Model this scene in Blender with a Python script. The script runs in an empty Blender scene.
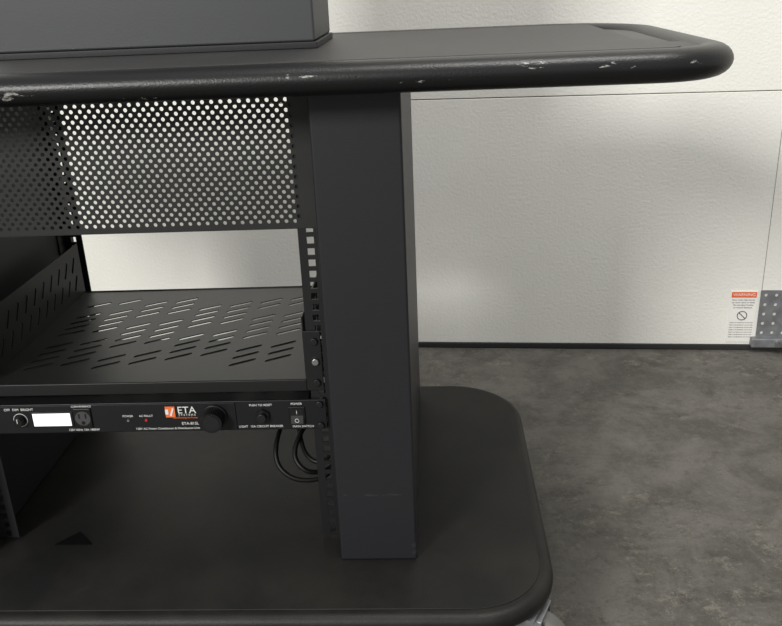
import bpy, bmesh, math, random
from mathutils import Matrix, Vector
random.seed(4)
S=bpy.context.scene
S.view_settings.view_transform='Standard'
COL=S.collection

# ---------------------------------------------------------------- materials
def mat(name,col,rough=.5,metal=0.,bump=0.,bscale=300.,var=None,vscale=5.,vdetail=6,vlo=.4,vhi=.65,coat=0,spec=.5,emis=None,estr=0):
    m=bpy.data.materials.new(name);m.use_nodes=True
    nt=m.node_tree;b=nt.nodes['Principled BSDF']
    b.inputs['Base Color'].default_value=(*col,1)
    b.inputs['Roughness'].default_value=rough
    b.inputs['Metallic'].default_value=metal
    b.inputs['Specular IOR Level'].default_value=spec
    if emis:
        b.inputs['Emission Color'].default_value=(*emis,1);b.inputs['Emission Strength'].default_value=estr
    tc=nt.nodes.new('ShaderNodeTexCoord')
    if bump:
        n=nt.nodes.new('ShaderNodeTexNoise');n.inputs['Scale'].default_value=bscale;n.inputs['Detail'].default_value=3
        nt.links.new(tc.outputs['Object'],n.inputs['Vector'])
        bp=nt.nodes.new('ShaderNodeBump');bp.inputs['Strength'].default_value=bump;bp.inputs['Distance'].default_value=.002
        nt.links.new(n.outputs['Fac'],bp.inputs['Height']);nt.links.new(bp.outputs['Normal'],b.inputs['Normal'])
    if var:
        n=nt.nodes.new('ShaderNodeTexNoise');n.inputs['Scale'].default_value=vscale;n.inputs['Detail'].default_value=vdetail;n.inputs['Roughness'].default_value=.6
        nt.links.new(tc.outputs['Object'],n.inputs['Vector'])
        r=nt.nodes.new('ShaderNodeMapRange');r.inputs['From Min'].default_value=vlo;r.inputs['From Max'].default_value=vhi
        nt.links.new(n.outputs['Fac'],r.inputs['Value'])
        mx=nt.nodes.new('ShaderNodeMix');mx.data_type='RGBA'
        mx.inputs['A'].default_value=(*col,1);mx.inputs['B'].default_value=(*var,1)
        nt.links.new(r.outputs['Result'],mx.inputs['Factor']);nt.links.new(mx.outputs['Result'],b.inputs['Base Color'])
    return m

def scuffed(name,col,rough,spots,scol=(.36,.355,.34),bump=.15,bscale=500,thr=.55,spec=.35,ns=170):
    """powder coat with chipped patches near given object-space points (x,y,z,rx,ry,rz)"""
    m=mat(name,col,rough,bump=bump,bscale=bscale,spec=spec)
    nt=m.node_tree;b=nt.nodes['Principled BSDF'];L=nt.links
    tc=[n for n in nt.nodes if n.type=='TEX_COORD'][0]
    total=None
    for (x,y,z,rx,ry,rz) in spots:
        mp=nt.nodes.new('ShaderNodeMapping');mp.vector_type='TEXTURE'
        mp.inputs['Location'].default_value=(x,y,z);mp.inputs['Scale'].default_value=(rx,ry,rz)
        L.new(tc.outputs['Object'],mp.inputs['Vector'])
        ln=nt.nodes.new('ShaderNodeVectorMath');ln.operation='LENGTH';L.new(mp.outputs['Vector'],ln.inputs[0])
        mr=nt.nodes.new('ShaderNodeMapRange');mr.inputs['From Min'].default_value=1;mr.inputs['From Max'].default_value=.2
        L.new(ln.outputs['Value'],mr.inputs['Value'])
        if total is None: total=mr.outputs['Result']
        else:
            a=nt.nodes.new('ShaderNodeMath');a.operation='MAXIMUM';L.new(total,a.inputs[0]);L.new(mr.outputs['Result'],a.inputs[1]);total=a.outputs[0]
    n=nt.nodes.new('ShaderNodeTexNoise');n.inputs['Scale'].default_value=ns;n.inputs['Detail'].default_value=6;n.inputs['Roughness'].default_value=.65
    mp=nt.nodes.new('ShaderNodeMapping');mp.inputs['Scale'].default_value=(.4,1,1.3)
    L.new(tc.outputs['Object'],mp.inputs['Vector']);L.new(mp.outputs['Vector'],n.inputs['Vector'])
    mu=nt.nodes.new('ShaderNodeMath');mu.operation='MULTIPLY_ADD';L.new(total,mu.inputs[0]);mu.inputs[1].default_value=.22;L.new(n.outputs['Fac'],mu.inputs[2])
    mr=nt.nodes.new('ShaderNodeMapRange');mr.inputs['From Min'].default_value=thr+.15;mr.inputs['From Max'].default_value=thr+.22
    L.new(mu.outputs[0],mr.inputs['Value'])
    gt=nt.nodes.new('ShaderNodeMath');gt.operation='GREATER_THAN';gt.inputs[1].default_value=.02;L.new(total,gt.inputs[0])
    m2=nt.nodes.new('ShaderNodeMath');m2.operation='MULTIPLY';L.new(gt.outputs[0],m2.inputs[0]);L.new(mr.outputs['Result'],m2.inputs[1])
    mx=nt.nodes.new('ShaderNodeMix');mx.data_type='RGBA';mx.inputs['A'].default_value=(*col,1);mx.inputs['B'].default_value=(*scol,1)
    L.new(m2.outputs[0],mx.inputs['Factor']);L.new(mx.outputs['Result'],b.inputs['Base Color'])
    return m

M_col=scuffed('column_powdercoat',(.0150,.0155,.0182),.45,[(-.085,.96,.243,.07,.02,.003),(-.03,.96,.16,.01,.02,.03)],scol=(.026,.026,.029),bump=.10,bscale=600,thr=.48,spec=.35)
M_tube=scuffed('bumper_scuffed',(.0068,.0068,.0073),.36,[(.10,.885,.792,.032,.03,.008),(.18,.885,.789,.035,.03,.005),(.262,.89,.789,.015,.03,.006),(-.44,.885,.780,.055,.04,.010),(-.13,.885,.790,.05,.04,.004),(-.02,.885,.781,.05,.04,.003),(-.3,.885,.774,.05,.04,.004)],thr=.58,ns=200,scol=(.30,.295,.28))
M_top=mat('laminate_tabletop',(.020,.020,.020),.5,bump=.2,bscale=700,var=(.028,.027,.026),vscale=8,spec=.4)
M_base=mat('base_laminate',(.0075,.0075,.0075),.5,bump=.25,bscale=900,var=(.016,.0145,.0125),vscale=9,vdetail=9,spec=.28)
M_basee=mat('base_bumper',(.007,.007,.007),.48,bump=.2,bscale=500,var=(.015,.014,.012),vscale=12,spec=.28)
M_rack=mat('rack_steel_black',(.010,.010,.011),.4,bump=.05,bscale=800,spec=.4)
M_perf=mat('perforated_steel',(.014,.014,.014),.45,var=(.018,.018,.018),vscale=10,spec=.4)
M_shelf=mat('shelf_steel',(.010,.010,.0105),.4,bump=.08,bscale=900,spec=.35)
M_face=mat('faceplate_anodised',(.008,.0085,.010),.4,spec=.35)
M_plast=mat('black_plastic',(.006,.006,.006),.35,spec=.4)
M_white=mat('lit_window',(.85,.87,.88),.4,emis=(.9,.95,1),estr=.5)
M_txt=mat('silkscreen_white',(.7,.7,.68),.6)
M_org=mat('badge_orange',(.75,.16,.04),.5)
M_red=mat('lens_red',(.5,.02,.01),.3)
M_screw=mat('screw_steel',(.45,.45,.45),.35,metal=1)
M_gal=mat('galvanised_steel',(.28,.29,.30),.5,metal=.6,var=(.2,.2,.21),vscale=40)
M_box=mat('cabinet_paint',(.042,.044,.047),.45,bump=.06,bscale=700,spec=.4)
M_boxd=mat('cabinet_plinth',(.010,.010,.011),.5,spec=.35)
M_slotfill=mat('handle_tray_grey',(.065,.064,.060),.6)
M_door=mat('door_stucco_white',(.80,.795,.745),.36,bump=.5,bscale=150,var=(.77,.76,.705),vscale=3)
M_wall=mat('painted_wall',(.6,.58,.52),.7)
M_gap=mat('dark_gap',(.30,.29,.26),.8)
M_rub=mat('rubber_seal',(.015,.015,.015),.7)
M_lab=mat('label_paper',(.78,.77,.73),.5)
M_laborg=mat('label_orange',(.75,.13,.03),.5)
M_ink=mat('label_ink',(.08,.08,.08),.6)
M_tire=mat('caster_tyre',(.11,.107,.10),.6,bump=.1)
M_cable=mat('cable_pvc',(.004,.004,.004),.5,spec=.3)

# concrete
def concrete():
    m=bpy.data.materials.new('stained_concrete');m.use_nodes=True
    nt=m.node_tree;L=nt.links;b=nt.nodes['Principled BSDF'];tc=nt.nodes.new('ShaderNodeTexCoord')
    def noise(s,d,r=.6,rot=0,sc=(1,1,1),dist=0,loc=(0,0,0)):
        mp=nt.nodes.new('ShaderNodeMapping');mp.inputs['Scale'].default_value=sc;mp.inputs['Location'].default_value=loc;mp.inputs['Rotation'].default_value=(0,0,rot)
        n=nt.nodes.new('ShaderNodeTexNoise');n.inputs['Scale'].default_value=s;n.inputs['Detail'].default_value=d;n.inputs['Roughness'].default_value=r;n.inputs['Distortion'].default_value=dist
        L.new(tc.outputs['Object'],mp.inputs['Vector']);L.new(mp.outputs['Vector'],n.inputs['Vector']);return n.outputs['Fac']
    def rng(s,a,c):
        r=nt.nodes.new('ShaderNodeMapRange');r.inputs['From Min'].default_value=a;r.inputs['From Max'].default_value=c;L.new(s,r.inputs['Value']);return r.outputs['Result']
    def mul(a,bb):
        q=nt.nodes.new('ShaderNodeMath');q.operation='MULTIPLY';L.new(a,q.inputs[0]);L.new(bb,q.inputs[1]);return q.outputs[0]
    def mix(a,bb,f,k=1):
        mx=nt.nodes.new('ShaderNodeMix');mx.data_type='RGBA'
        if isinstance(a,tuple): mx.inputs['A'].default_value=(*a,1)
        else: L.new(a,mx.inputs['A'])
        mx.inputs['B'].default_value=(*bb,1)
        q=nt.nodes.new('ShaderNodeMath');q.operation='MULTIPLY';q.inputs[1].default_value=k;L.new(f,q.inputs[0]);L.new(q.outputs[0],mx.inputs['Factor']);return mx.outputs['Result']
    c=mix((.132,.124,.110),(.070,.065,.056),rng(noise(7,14,.76,dist=.3),.42,.58))
    zone=rng(noise(1.9,4,.6,loc=(3.1,.4,0)),.42,.50)
    c=mix(c,(.235,.217,.175),mul(zone,rng(noise(14,15,.9),.535,.575)),.62)
    c=mix(c,(.036,.033,.028),mul(zone,rng(noise(16,15,.9,loc=(5,2,0)),.54,.58)),.72)
    c=mix(c,(.040,.037,.032),rng(noise(32,12,.85,loc=(1,7,0)),.56,.60),.55)
    c=mix(c,(.22,.205,.17),rng(noise(110,6,.8),.57,.64),.5)
    c=mix(c,(.045,.042,.036),rng(noise(140,6,.8,loc=(2,2,2)),.57,.64),.5)
    c=mix(c,(.055,.051,.044),rng(noise(5,10,.75,rot=.5,sc=(.3,1.6,1),dist=.4),.55,.66),.45)
    L.new(c,b.inputs['Base Color'])
    rr=nt.nodes.new('ShaderNodeMapRange');rr.inputs['To Min'].default_value=.40;rr.inputs['To Max'].default_value=.8;L.new(noise(5,6),rr.inputs['Value']);L.new(rr.outputs['Result'],b.inputs['Roughness'])
    bp=nt.nodes.new('ShaderNodeBump');bp.inputs['Strength'].default_value=.8;bp.inputs['Distance'].default_value=.006
    L.new(noise(60,10,.75),bp.inputs['Height']);L.new(bp.outputs['Normal'],b.inputs['Normal'])
    return m
M_conc=concrete()

# ---------------------------------------------------------------- helpers
def empty(name,loc=(0,0,0),rz=0):
    o=bpy.data.objects.new(name,None);COL.objects.link(o);o.location=loc;o.rotation_euler[2]=rz;o.empty_display_size=.1;return o
def finish(name,bm,m,parent=None,smooth=False,bevel=0,seg=3,auto=False):
    me=bpy.data.meshes.new(name);bmesh.ops.recalc_face_normals(bm,faces=bm.faces);bm.to_mesh(me);bm.free()
    if m: me.materials.append(m)
    o=bpy.data.objects.new(name,me);COL.objects.link(o)
    if parent: o.parent=parent
    if smooth:
        for p in me.polygons:p.use_smooth=True
    if bevel:
        md=o.modifiers.new('b','BEVEL');md.width=bevel;md.segments=seg;md.limit_method='ANGLE';md.angle_limit=math.radians(40);md.harden_normals=False
        for p in me.polygons:p.use_smooth=True
        w=o.modifiers.new('w','WEIGHTED_NORMAL')
    return o
def addbox(bm,x0,x1,y0,y1,z0,z1):
    v=[bm.verts.new(p) for p in [(x0,y0,z0),(x1,y0,z0),(x1,y1,z0),(x0,y1,z0),(x0,y0,z1),(x1,y0,z1),(x1,y1,z1),(x0,y1,z1)]]
    for f in [(0,3,2,1),(4,5,6,7),(0,1,5,4),(1,2,6,5),(2,3,7,6),(3,0,4,7)]: bm.faces.new([v[i] for i in f])
def box(name,x0,x1,y0,y1,z0,z1,m,parent=None,bevel=0,seg=2):
    bm=bmesh.new();addbox(bm,x0,x1,y0,y1,z0,z1);return finish(name,bm,m,parent,bevel=bevel,seg=seg)
def rpoly(pts,n=10):
    out=[];N=len(pts)
    for i,(x,y,r) in enumerate(pts):
        p=Vector((x,y));a=Vector(pts[i-1][:2]);c=Vector(pts[(i+1)%N][:2])
        if r<=0: out.append(p);continue
        u=(a-p).normalized();w=(c-p).normalized();ang=u.angle(w);d=r/math.tan(ang/2)
        cen=p+(u+w).normalized()*(r/math.sin(ang/2))
        s=p+u*d-cen;e=p+w*d-cen
        a0=math.atan2(s.y,s.x);a1=math.atan2(e.y,e.x);da=(a1-a0+math.pi)%(2*math.pi)-math.pi
        for k in range(n+1):
            t=a0+da*k/n;out.append(cen+Vector((math.cos(t),math.sin(t)))*r)
    return out
def slab(name,outline,z0,z1,m,parent=None,bevel=0,seg=4):
    bm=bmesh.new();lo=[bm.verts.new((p.x,p.y,z0)) for p in outline];hi=[bm.verts.new((p.x,p.y,z1)) for p in outline]
    bm.faces.new(hi);bm.faces.new(list(reversed(lo)));n=len(lo)
    for i in range(n): bm.faces.new([lo[i],lo[(i+1)%n],hi[(i+1)%n],hi[i]])
    return finish(name,bm,m,parent,bevel=bevel,seg=seg)
def sweep(name,pts,r,m,parent=None,closed=False,ry=None,seg=16):
    """tube mesh along 3D pts"""
    bm=bmesh.new();pts=[Vector(p) for p in pts];N=len(pts);rings=[]
    prev=None
    for i,p in enumerate(pts):
        if closed: t=(pts[(i+1)%N]-pts[i-1]).normalized()
        else: t=(pts[min(i+1,N-1)]-pts[max(i-1,0)]).normalized()
        up=Vector((0,0,1)) if abs(t.z)<.95 else (prev or Vector((0,1,0)))
        if prev is not None and not closed: up=prev
        s=t.cross(up).normalized();u=s.cross(t).normalized();prev=u
        rings.append([bm.verts.new(p+s*math.cos(a)*r+u*math.sin(a)*(ry or r)) for a in [2*math.pi*k/seg for k in range(seg)]])
    rg=N if closed else N-1
    for i in range(rg):
        A=rings[i];B=rings[(i+1)%N]
        for k in range(seg): bm.faces.new([A[k],A[(k+1)%seg],B[(k+1)%seg],B[k]])
    if not closed: bm.faces.new(rings[0]);bm.faces.new(rings[-1])
    return finish(name,bm,m,parent,smooth=True)
def catmull(P,n=10):
    P=[Vector(p) for p in P];out=[]
    Q=[2*P[0]-P[1]]+P+[2*P[-1]-P[-2]]
    for i in range(1,len(Q)-2):
        for k in range(n):
            t=k/n;a,b,c,d=Q[i-1:i+3]
            out.append(.5*((2*b)+(c-a)*t+(2*a-5*b+4*c-d)*t*t+(3*b-a-3*c+d)*t**3))
    out.append(P[-1]);return out
def cyl(name,c,axis,r,h,m,parent=None,seg=32,r2=None,bevel=0):
    bm=bmesh.new();bmesh.ops.create_cone(bm,cap_ends=True,segments=seg,radius1=r,radius2=r if r2 is None else r2,depth=h)
    rot=Vector((0,0,1)).rotation_difference(Vector(axis)).to_matrix().to_4x4()
    bmesh.ops.transform(bm,matrix=Matrix.Translation(c)@rot,verts=bm.verts)
    o=finish(name,bm,m,parent,bevel=bevel)
    return o
def text(name,s,size,loc,m,parent,rot=(math.pi/2,0,0),align='CENTER'):
    c=bpy.data.curves.new(name,'FONT');c.body=s;c.size=size;c.align_x=align;c.align_y='CENTER';c.extrude=.0001
    c.materials.append(m);o=bpy.data.objects.new(name,c);COL.objects.link(o);o.location=loc;o.rotation_euler=rot;o.parent=parent;return o
def cells(bm,u0,v0,w,h,holepts,P):
    cu,cv=u0+w/2,v0+h/2
    corners=[(u0,v0),(u0+w,v0),(u0+w,v0+h),(u0,v0+h)]
    n=len(holepts);outer=[]
    for (x,y) in holepts:
        dx,dy=x-cu,y-cv;k=min((w/2)/abs(dx) if abs(dx)>1e-9 else 1e9,(h/2)/abs(dy) if abs(dy)>1e-9 else 1e9)
        outer.append((cu+dx*k,cv+dy*k))
    def side(p):
        e=1e-7
        if abs(p[1]-v0)<e:return 0
        if abs(p[0]-u0-w)<e:return 1
        if abs(p[1]-v0-h)<e:return 2
        return 3
    for i in range(n):
        j=(i+1)%n;poly=[holepts[i],outer[i]]
        si,sj=side(outer[i]),side(outer[j])
        while si!=sj:
            c=corners[(si+1)%4]
            if (abs(c[0]-outer[i][0])+abs(c[1]-outer[i][1])>1e-6) and (abs(c[0]-outer[j][0])+abs(c[1]-outer[j][1])>1e-6): poly.append(c)
            si=(si+1)%4
        poly+= [outer[j],holepts[j]]
        bm.faces.new([bm.verts.new(P(*q)) for q in poly])
def rect(bm,u0,u1,v0,v1,P): bm.faces.new([bm.verts.new(P(*q)) for q in [(u0,v0),(u1,v0),(u1,v1),(u0,v1)]])
def sheet(name,bm,m,parent,th,off=0):
    bmesh.ops.remove_doubles(bm,verts=bm.verts,dist=1e-5)
    me=bpy.data.meshes.new(name);bm.to_mesh(me);bm.free();me.materials.append(m)
    o=bpy.data.objects.new(name,me);COL.objects.link(o);o.parent=parent
    s=o.modifiers.new('s','SOLIDIFY');s.thickness=th;s.offset=off;return o

# ---------------------------------------------------------------- room
box('floor',-5,4,-6,3.2,-.1,0,M_conc)
RZ=-math.radians(4.1)
door=empty('door_1',(-.041,1.99,0),RZ)
DL,DR=-2.9,.96
zs=[(.014,.6140),(.6160,1.2145),(1.2165,1.818),(1.820,2.42)]
for i,(a,b_) in enumerate(zs):
    box('section_%d'%(i+1),DL,DR,0,.045,a,b_,M_door,door,bevel=.0012)
box('gap_backing',DL+.01,DR-.01,.006,.04,.02,2.4,M_gap,door)
box('bottom_seal',DL,DR,-.004,.045,0.0005,.0145,M_rub,door,bevel=.002)
box('stile_seam',.8138,.8152,-.0006,.01,.03,.606,M_gap,door)
box('end_stile',.8152,DR,-.0008,.01,.02,.608,M_door,door)
bm=bmesh.new()
P=lambda u,v:(u,-.0035,v)
def circ(cu,cv,r,n=8,ph=0): return [(cu+r*math.cos(2*math.pi*(k+ph)/n),cv+r*math.sin(2*math.pi*(k+ph)/n)) for k in range(n)]
for i in range(5):
    for j in range(5):
        cells(bm,.812+i*.024,.035+j*.024,.024,.024,circ(.824+i*.024,.047+j*.024,.0042,8,.5),P)
sheet('bottom_bracket',bm,M_gal,door,.002)
box('bracket_foot',.80,.94,-.02,0,.014,.036,M_gal,door,bevel=.002)
cyl('bracket_bolt',(.86,-.024,.026),(0,1,0),.008,.008,M_screw,door,seg=6)
cyl('hinge_bolt',(.836,-.004,.594),(0,1,0),.006,.008,M_rub,door,seg=6)

bm=bmesh.new()
addbox(bm,DR+.01,3.2,.0,.15,0,2.9);addbox(bm,-5.5,DL-.01,.0,.15,0,2.9);addbox(bm,DL-.01,DR+.01,0,.15,2.43,2.9)
w=finish('wall_back',bm,M_wall);w.location=(-.041,1.99,0);w.rotation_euler[2]=RZ

# warning label
lab=empty('warning_label',(-.041,1.99,0),RZ)
box('paper',.745,.806,-.0016,-.0002,.022,.152,M_lab,lab)
box('header',.747,.804,-.0022,-.0012,.136,.150,M_laborg,lab)
text('header_text','WARNING',.0105,(.7755,-.0026,.143),M_lab,lab)
for i in range(4): text('line_%d'%(i+1),['Door under high tension','can cause injury or death.','Do not adjust bracket','or remove fasteners.'][i],.0052,(.7755,-.002,.130-.0065*i),M_ink,lab)
def ring(name,c,R_,r,m,parent,n=28):
    return sweep(name,[(c[0]+R_*math.cos(2*math.pi*k/n),c[1],c[2]+R_*math.sin(2*math.pi*k/n)) for k in range(n)],r,m,parent,closed=True,seg=6)
ring('pictogram_ring',(.7755,-.002,.090),.011,.001,M_ink,lab)
box('pictogram_bar',-.011,.011,-.0005,.0005,-.001,.001,M_ink,lab)
o=bpy.data.objects['pictogram_bar'];o.location=(.7755,-.002,.090);o.rotation_euler[1]=math.radians(45)
for i in range(7): text('fine_%d'%(i+1),'Repairs and adjustments must be made',.0034,(.7755,-.002,.072-.0062*i),M_ink,lab)

# ---------------------------------------------------------------- cart
cart=empty('av_equipment_cart')
cx=-.390
BR=.150;BL=2*cx-BR
slab('base_bumper',rpoly([(BL,.845,.11),(BR,.845,.11),(BR,1.50,.13),(BL,1.50,.13)],14),.108,.138,M_basee,cart,bevel=.0135,seg=6)
i_=.018
slab('base_deck',rpoly([(BL+i_,.845+i_,.092),(BR-i_,.845+i_,.092),(BR-i_,1.50-i_,.112),(BL+i_,1.50-i_,.112)],14),.130,.1392,M_base,cart,bevel=.0008,seg=2)
def caster(k,x,y,ang):
    e=Matrix.Translation((x,y,0))@Matrix.Rotation(ang,4,'Z')
    parts=[]
    parts.append(cyl('caster_%d_tyre'%k,(.028,0,.048),(0,1,0),.048,.028,M_tire,cart,seg=40,bevel=.007))
    parts.append(cyl('caster_%d_hub'%k,(.028,0,.048),(0,1,0),.024,.032,M_gal,cart,seg=24))
    bm=bmesh.new()
    addbox(bm,-.02,.042,-.024,-.020,.04,.100);addbox(bm,-.02,.042,.020,.024,.04,.100);addbox(bm,-.02,.042,-.024,.024,.0975,.101)
    parts.append(finish('caster_%d_fork'%k,bm,M_gal,cart,bevel=.0015))
    parts.append(cyl('caster_%d_swivel'%k,(0,0,.103),(0,0,1),.022,.005,M_gal,cart))
    bm=bmesh.new();addbox(bm,-.035,.035,-.035,.035,.105,.109);parts.append(finish('caster_%d_plate'%k,bm,M_gal,cart))
    for p in parts: p.matrix_world=e
caster(1,.097,.918,-.40);caster(2,.07,1.42,.8);caster(3,2*cx-.095,.92,2.6);caster(4,2*cx-.07,1.42,1.2)
CY0,CY1=.96,1.45
def column(nm,x0,x1):
    box(nm,x0,x1,CY0,CY1,.1392,.776,M_col,cart,bevel=.0035,seg=3)
column('column_right',-.1365,-.0325)
column('column_left',2*cx+.0325,2*cx+.1365)
# tabletop
tz=.7850
TR=.302;TL=2*cx-TR
TF=.900
outl=rpoly([(TL,TF,.075),(TR,TF,.075),(TR,1.385,.13),(TL,1.385,.13)],14)
sweep('edge_tube',[(p.x,p.y,tz) for p in outl],.0215,M_tube,cart,closed=True,ry=.0170,seg=24)
hx=.240
sl=[(TL+.001,TF+.002,.07),(TR-.001,TF+.002,.07),(TR-.001,1.02,0),(hx,1.04,.01),(hx,1.34,.01),(TR-.04,1.35,0),(TR-.04,1.383,0),(TL+.04,1.383,0),(TL+.04,1.35,0),(2*cx-hx,1.34,.01),(2*cx-hx,1.04,.01),(TL+.001,1.02,0)]
slab('tabletop_core',rpoly(sl,8),.7710,.7980,M_top,cart,bevel=.001,seg=2)
slt=[(2*cx-.26,TF+.020,.02),(.26,TF+.020,.02),(.262,1.03,.01),(hx-.002,1.04,.01),(hx-.002,1.365,.01),(2*cx-hx+.002,1.365,.01),(2*cx-hx+.002,1.04,.01),(2*cx-.262,1.03,.01)]
slab('tabletop_laminate',rpoly(slt,8),.797,.8010,M_top,cart,bevel=.001,seg=2)
for nm,x0,x1 in (('handle_tray_right',hx-.004,TR-.012),('handle_tray_left',2*cx-TR+.012,2*cx-hx+.004)):
    box(nm,x0,x1,1.025,1.345,.787,.7945,M_slotfill,cart)
# rack rails with square holes
RY=1.0155
def rail(nm,x0,x1,y,flip):
    bm=bmesh.new();P=lambda u,v:(u,y,v)
    hu=(x0+x1)/2
    z=.142
    pitch=.01482
    n=int((.767-z)/pitch)
    for k in range(n): cells(bm,x0,z+k*pitch,x1-x0,pitch,[(hu-.0045,z+k*pitch+.0029),(hu+.0045,z+k*pitch+.0029),(hu+.0045,z+k*pitch+.0119),(hu-.0045,z+k*pitch+.0119)],P)
    xs=x1 if flip else x0
    d=.03 if y<1.2 else -.03
    bm.faces.new([bm.verts.new(q) for q in [(xs,y,z),(xs,y+d,z),(xs,y+d,z+n*pitch),(xs,y,z+n*pitch)]])
    sheet(nm,bm,M_rack,cart,.002,0)
rail('rack_rail_front_right',-.1680,-.1380,RY,True)
rail('rack_rail_front_left',2*cx+.1380,2*cx+.1680,RY,False)
rail('rack_rail_rear_right',-.1680,-.1380,1.41,True)
rail('rack_rail_rear_left',2*cx+.1380,2*cx+.1680,1.41,False)
# perforated panel
FY=1.0125
bm=bmesh.new();P=lambda u,v:(u,FY,v)
px0,px1=-.6400,-.1400
pz0,pz1=.596,.769
mx,mz=.014,.006
pw,ph=.0109,.0061
nc=int((px1-px0-2*mx-pw/2)/pw);nr=int((pz1-pz0-2*mz)/ph)
ux0=(px0+px1)/2-(nc+.5)*pw/2;uz0=pz0+mz
ux1=ux0+(nc+.5)*pw
for r in range(nr):
    off=(pw/2 if r%2 else 0);v=uz0+r*ph
    if off: rect(bm,ux0,ux0+off,v,v+ph,P)
    else: rect(bm,ux1-pw/2,ux1,v,v+ph,P)
    for c in range(nc):
        u=ux0+off+c*pw
        cells(bm,u,v,pw,ph,circ(u+pw/2,v+ph/2,.0025,10,.5),P)
rect(bm,px0,px1,pz0,uz0,P);rect(bm,px0,px1,uz0+nr*ph,pz1,P);rect(bm,px0,ux0,uz0,uz0+nr*ph,P);rect(bm,ux1,px1,uz0,uz0+nr*ph,P)
sheet('perforated_panel',bm,M_perf,cart,.0012)
box('perforated_panel_hem',px0,px1,FY,FY+.012,pz0-.001,pz0+.001,M_perf,cart)

# ---------------------------------------------------------------- rack shelf
shelf=empty('vented_rack_shelf')
SX0,SX1=-.608,-.172;SY0,SY1=1.013,1.375;SZ=.389
bm=bmesh.new();P=lambda u,v:(u,v,SZ)
def slot(cu,cv,L,w,ang,n=4):
    pts=[];c,s=math.cos(ang),math.sin(ang)
    for e,sg in ((1,1),(-1,-1)):
        for k in range(n+1):
            t=-math.pi/2+math.pi*k/n
            x=sg*(L/2-w/2)+ (w/2*math.cos(t))*sg; y=(w/2*math.sin(t))*sg
            pts.append((cu+x*c-y*s,cv+x*s+y*c))
    return pts
bands=8;m0=.025
bw=(SX1-SX0-2*m0)/bands;rows=13;rh=(SY1-SY0-.05)/rows
def shear_cells(bm,u0,v0,w,h,slope,hole_w,hole_l,P):
    def Q(u,v): return P(u,v+slope*(u-u0-w/2))
    cu,cv=u0+w/2,v0+h/2
    hp=[]
    for e in (1,-1):
        for k in range(5):
            t=-math.pi/2+math.pi*k/4
            hp.append((cu+e*(hole_l/2-hole_w/2+hole_w/2*math.cos(t)),cv+e*hole_w/2*math.sin(t)))
    cells(bm,u0,v0,w,h,hp,Q)
slope=.6
yA=SY0+.03;yB=SY1-.02
for b in range(bands):
    u0=SX0+m0+b*bw
    ofs=(rh/2 if b%2 else 0)
    sh=slope*bw/2
    nrow=int((yB-yA-2*sh-rh/2)/rh)
    v0=yA+sh+ofs
    vend=v0+nrow*rh
    P2=lambda u,v:(u,v,SZ)
    for r in range(nrow):
        if (r+(b//2)*2)%5==4 :
            def Q(u,v,u0=u0): return P2(u,v+slope*(u-u0-bw/2))
            rect(bm,u0,u0+bw,v0+r*rh,v0+(r+1)*rh,Q)
        else: shear_cells(bm,u0,v0+r*rh,bw,rh,slope,.0076,bw*.72,P2)
    bm.faces.new([bm.verts.new(P(*q)) for q in [(u0,SY0),(u0+bw,SY0),(u0+bw,v0+sh),(u0,v0-sh)]])
    bm.faces.new([bm.verts.new(P(*q)) for q in [(u0,vend-sh),(u0+bw,vend+sh),(u0+bw,SY1),(u0,SY1)]])
rect(bm,SX0,SX0+m0,SY0,SY1,P);rect(bm,SX1-m0,SX1,SY0,SY1,P)
sheet('shelf_pan',bm,M_shelf,shelf,.0015)
box('front_lip',SX0,SX1,SY0-.002,SY0+.001,.3725,.3895,M_shelf,shelf,bevel=.0012)
box('rear_lip',SX0,SX1,SY1-.001,SY1+.001,.3765,.3915,M_shelf,shelf,bevel=.0008)
for nm,x in (('flange_left',SX0),('flange_right',SX1)):
    bm=bmesh.new();P=lambda u,v,x=x:(x,u,v)
    z0,z1=SZ,.478
    ncol=11;cw=(SY1-SY0-.03)/ncol
    rect(bm,SY0,SY0+.015,z0,z1,P);rect(bm,SY1-.015,SY1,z0,z1,P)
    rect(bm,SY0+.015,SY1-.015,z0,z0+.012,P);rect(bm,SY0+.015,SY1-.015,z1-.014,z1,P)
    for r in range(2):
        for c in range(ncol):
            u0=SY0+.015+c*cw;v0=z0+.012+r*.0315
            hp=slot(u0+cw/2,v0+.0158,.028,.006,math.radians(55))
            cells(bm,u0,v0,cw,.0315,hp,P)
    sheet(nm,bm,M_shelf,shelf,.0015)
for sgn,nm,x0,x1 in ((1,'ear_right',SX1-.001,-.1495),(-1,'ear_left',-.6305,SX0+.001)):
    bm=bmesh.new();addbox(bm,x0,x1,SY0-.001,SY0+.0012,.3725,.458);finish(nm,bm,M_shelf,shelf,bevel=.001)
    for k,z in enumerate((.385,.415,.444)):
        cyl('%s_screw_%d'%(nm,k+1),((x0+x1)/2+.003*sgn,SY0-.003,z),(0,-1,0),.0048,.004,M_rack if k!=1 else M_screw,shelf,seg=20,bevel=.001)

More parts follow.
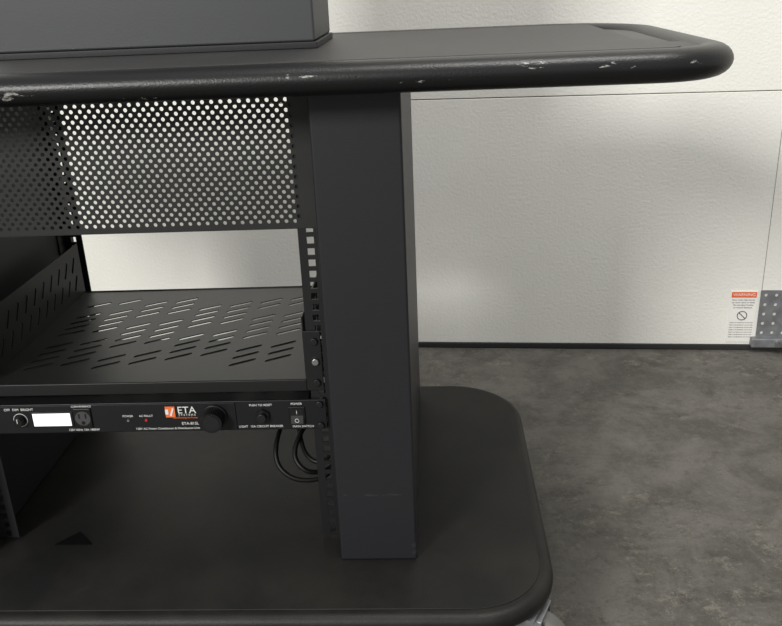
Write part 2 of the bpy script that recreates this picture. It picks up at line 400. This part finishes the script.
# ---------------------------------------------------------------- power conditioner
pc=empty('rack_power_conditioner')
fx0,fx1=-.6315,-.1485;fz0,fz1=.3165,.3605;FF=1.009
fc=(fz0+fz1)/2
box('faceplate',fx0,fx1,FF,FF+.004,fz0,fz1,M_face,pc,bevel=.001)
box('chassis',-.608,-.173,FF+.004,1.22,fz0+.002,fz1-.002,M_rack,pc,bevel=.001)
X=lambda p:-.301+(p-215)*.001378
box('raised_panel',X(-8),X(237),FF-.0015,FF,fz0+.0015,fz1-.0015,M_face,pc,bevel=.0005)
F2=FF-.0015
box('light_window_bezel',X(33),X(75.5),F2-.001,F2,fc-.0115,fc+.0115,M_plast,pc,bevel=.0005)
box('light_window',X(35),X(73),F2-.0018,F2-.0005,fc-.0095,fc+.0095,M_white,pc,bevel=.0005)
box('outlet_body',X(77),X(94),F2-.0025,F2,fc-.0125,fc+.0165,M_plast,pc,bevel=.001)
M_slot=mat('outlet_slot',(.001,.001,.001),.9)
M_oring=mat('outlet_face_grey',(.05,.05,.05),.5)
cyl('outlet_face',(X(85.5),F2-.0024,fc+.002),(0,1,0),.0105,.001,M_oring,pc,seg=32)
for i,dx in enumerate((-.0045,.0045)): box('outlet_blade_%d'%(i+1),X(85.5)+dx-.001,X(85.5)+dx+.001,F2-.0032,F2-.002,fc+.002,fc+.009,M_slot,pc)
cyl('outlet_ground',(X(85.5),F2-.0027,fc-.0045),(0,1,0),.0027,.001,M_slot,pc,seg=16)
cyl('dimmer_knob',(X(22),F2-.005,fc),(0,-1,0),.0065,.010,M_plast,pc,bevel=.001)
ring('dimmer_dial',(X(22),F2-.0004,fc),.0095,.0004,M_txt,pc)
box('dimmer_pointer',X(22)-.0004,X(22)+.0004,F2-.0105,F2-.0095,fc,fc+.006,M_txt,pc)
text('dimmer_text','OFF  DIM  BRIGHT',.005,(X(22),F2-.0003,fc+.0155),M_txt,pc)
cyl('led_power',(X(130),F2-.001,fc-.003),(0,-1,0),.0018,.002,M_screw,pc,seg=14)
cyl('led_fault',(X(148),F2-.001,fc-.003),(0,-1,0),.0018,.002,M_red,pc,seg=14)
text('led_text_power','POWER',.0042,(X(130),F2-.0003,fc+.003),M_txt,pc)
text('led_text_protect','AC FAULT',.0042,(X(148),F2-.0003,fc+.003),M_txt,pc)
box('badge_orange',X(168),X(177.5),F2-.0007,F2,fc+.0005,fc+.0165,M_org,pc)
box('badge_flash',-.0012,.0012,-.0004,.0004,-.006,.006,M_txt,pc)
o=bpy.data.objects['badge_flash'];o.location=(X(174.5),F2-.0009,fc+.0085);o.rotation_euler[1]=.35
box('badge_block',X(168),X(171),F2-.0010,F2,fc+.005,fc+.0125,M_txt,pc)
text('badge_text','ETA',.0145,(X(189),F2-.0003,fc+.0105),M_txt,pc)
text('badge_sub','S Y S T E M S',.0042,(X(189),F2-.0003,fc+.0035),M_txt,pc)
text('badge_tag','Conditioning the Power',.0035,(X(187),F2-.0003,fc-.0005),M_org,pc)
text('model_text','ETA-81SL',.0058,(X(191),F2-.0003,fc-.0095),M_txt,pc)
text('desc_text','120V AC Power Conditioner & Distribution Unit',.0044,(X(168),F2-.0003,fc-.0165),M_txt,pc)
text('vac_text','120V 60Hz 15A 1800W',.0044,(X(84),F2-.0003,fc-.0165),M_txt,pc)
text('outlet_text','CONVENIENCE',.0040,(X(85),F2-.0003,fc+.0190),M_txt,pc)
cyl('light_knob_skirt',(X(216),F2-.002,fc+.001),(0,-1,0),.0175,.004,M_plast,pc,seg=48,bevel=.001)
bm=bmesh.new();n=60
ra=[];rb=[]
for k in range(n):
    a=2*math.pi*k/n;r=.0150+(.0006 if k%2 else 0)
    ra.append(bm.verts.new((X(216)+r*math.cos(a),F2-.004,fc+.001+r*math.sin(a))));rb.append(bm.verts.new((X(216)+r*.93*math.cos(a),F2-.021,fc+.001+r*.93*math.sin(a))))
for k in range(n): bm.faces.new([ra[k],ra[(k+1)%n],rb[(k+1)%n],rb[k]])
bm.faces.new(rb);bm.faces.new(ra);finish('light_knob',bm,M_plast,pc)
cyl('light_knob_cap',(X(216),F2-.0212,fc+.001),(0,-1,0),.011,.001,M_rack,pc,seg=40)
text('light_text','LIGHT',.0045,(X(243),FF-.0003,fc-.0165),M_txt,pc)
cyl('breaker_bushing',(X(263),FF-.002,fc),(0,-1,0),.0105,.004,M_plast,pc,seg=6)
cyl('breaker_button',(X(263),FF-.006,fc),(0,-1,0),.0062,.010,M_rack,pc,bevel=.001)
text('push_text','PUSH TO RESET',.0044,(X(262),FF-.0003,fc+.0155),M_txt,pc)
text('breaker_text','15A CIRCUIT BREAKER',.0044,(X(266),FF-.0003,fc-.0165),M_txt,pc)
box('rocker_frame',X(289),X(305),FF-.002,FF,fc-.0135,fc+.0125,M_plast,pc,bevel=.001)
bm=bmesh.new()
prof=[(FF-.001,fc-.011),(FF-.006,fc-.0105),(FF-.0025,fc),(FF-.003,fc+.0100),(FF-.001,fc+.0105)]
A=[bm.verts.new((X(291),y,z)) for y,z in prof];B=[bm.verts.new((X(303),y,z)) for y,z in prof]
bm.faces.new(A);bm.faces.new(list(reversed(B)))
for k in range(5): bm.faces.new([A[k],A[(k+1)%5],B[(k+1)%5],B[k]])
finish('rocker',bm,M_rack,pc)
ring('rocker_o',(X(297),FF-.0055,fc-.006),.0026,.0004,M_txt,pc)
box('rocker_i',X(297)-.0003,X(297)+.0003,FF-.0036,FF-.003,fc+.003,fc+.008,M_txt,pc)
text('power_text','POWER',.0044,(X(297),FF-.0003,fc+.0165),M_txt,pc)
text('main_text','MAIN SWITCH',.0044,(X(302),FF-.0003,fc-.0175),M_txt,pc)
for k,(x,z) in enumerate(((-.157,fc+.0159),(-.157,fc-.0159),(-.623,fc+.0159),(-.623,fc-.0159))):
    cyl('rack_screw_%d'%(k+1),(x,FF-.002,z),(0,-1,0),.0046,.004,M_rack,pc,seg=20,bevel=.001)

# ---------------------------------------------------------------- cables
cab=empty('power_cable_loops')
sweep('cable_1',catmull([(-.20,1.222,.338),(-.205,1.25,.32),(-.228,1.20,.27),(-.242,1.12,.240),(-.238,1.09,.212),(-.210,1.08,.193),(-.170,1.09,.192),(-.150,1.12,.215),(-.152,1.17,.25),(-.165,1.24,.31),(-.175,1.222,.335)]),.0038,M_cable,cab,seg=10)
sweep('cable_2',catmull([(-.165,1.222,.335),(-.170,1.25,.31),(-.178,1.17,.268),(-.205,1.12,.250),(-.212,1.09,.225),(-.190,1.08,.205),(-.158,1.11,.200),(-.146,1.16,.22),(-.15,1.24,.30)]),.0038,M_cable,cab,seg=10)
sweep('cable_3',catmull([(-.21,1.222,.335),(-.213,1.25,.30),(-.214,1.16,.262),(-.200,1.10,.232),(-.178,1.08,.222),(-.160,1.09,.228),(-.150,1.12,.250)]),.0034,M_cable,cab,seg=10)

bm=bmesh.new()
a=[(-.554,1.000),(-.499,1.000),(-.528,1.030)]
lo=[bm.verts.new((x,y,.1393)) for x,y in a];hi=[bm.verts.new((x,y,.1404)) for x,y in a]
bm.faces.new(hi);bm.faces.new(lo)
for k in range(3): bm.faces.new([lo[k],lo[(k+1)%3],hi[(k+1)%3],hi[k]])
M_tri=mat('marking_black',(.001,.001,.001),.9,spec=.1);finish('triangular_marking',bm,M_tri)  # thin near-black plate added on the deck to draw its dark triangular marking

# ---------------------------------------------------------------- cabinet on the table
eq=empty('equipment_cabinet')
box('cabinet_shell',-.550,-.140,1.095,1.270,.809,1.35,M_box,eq,bevel=.003)
box('cabinet_plinth',-.552,-.137,1.092,1.273,.8011,.809,M_boxd,eq,bevel=.001)

# ---------------------------------------------------------------- light
def area(name,loc,target,size,power,col=(1,1,1),sy=None):
    l=bpy.data.lights.new(name,'AREA');l.energy=power;l.color=col;l.size=size
    if sy: l.shape='RECTANGLE';l.size_y=sy
    o=bpy.data.objects.new(name,l);COL.objects.link(o);o.location=loc
    o.rotation_euler=(Vector(target)-Vector(loc)).to_track_quat('-Z','Y').to_euler();return o
area('ceiling_lamp_key',(-2.6,-3.2,2.75),(0,1.6,.5),1.1,265,(1,.985,.945),1.1)
area('ceiling_lamp_overhead',(.5,.6,3.2),(.3,1.1,0),1.2,50,(1,.98,.95),.5)
w=bpy.data.worlds.new('world');S.world=w;w.use_nodes=True
w.node_tree.nodes['Background'].inputs['Color'].default_value=(.99,.99,.985,1);w.node_tree.nodes['Background'].inputs['Strength'].default_value=.53

# ---------------------------------------------------------------- camera
cam=bpy.data.cameras.new('camera');co=bpy.data.objects.new('camera',cam);COL.objects.link(co);S.camera=co
cam.sensor_width=36;cam.lens=855/782*36;cam.clip_start=.02
R=Matrix.Rotation(math.radians(3.2),4,'Z')@Matrix.Rotation(math.radians(90-21.5),4,'X')@Matrix.Rotation(math.radians(-2.5),4,'Z')
co.matrix_world=Matrix.Translation((0,0,.88))@R
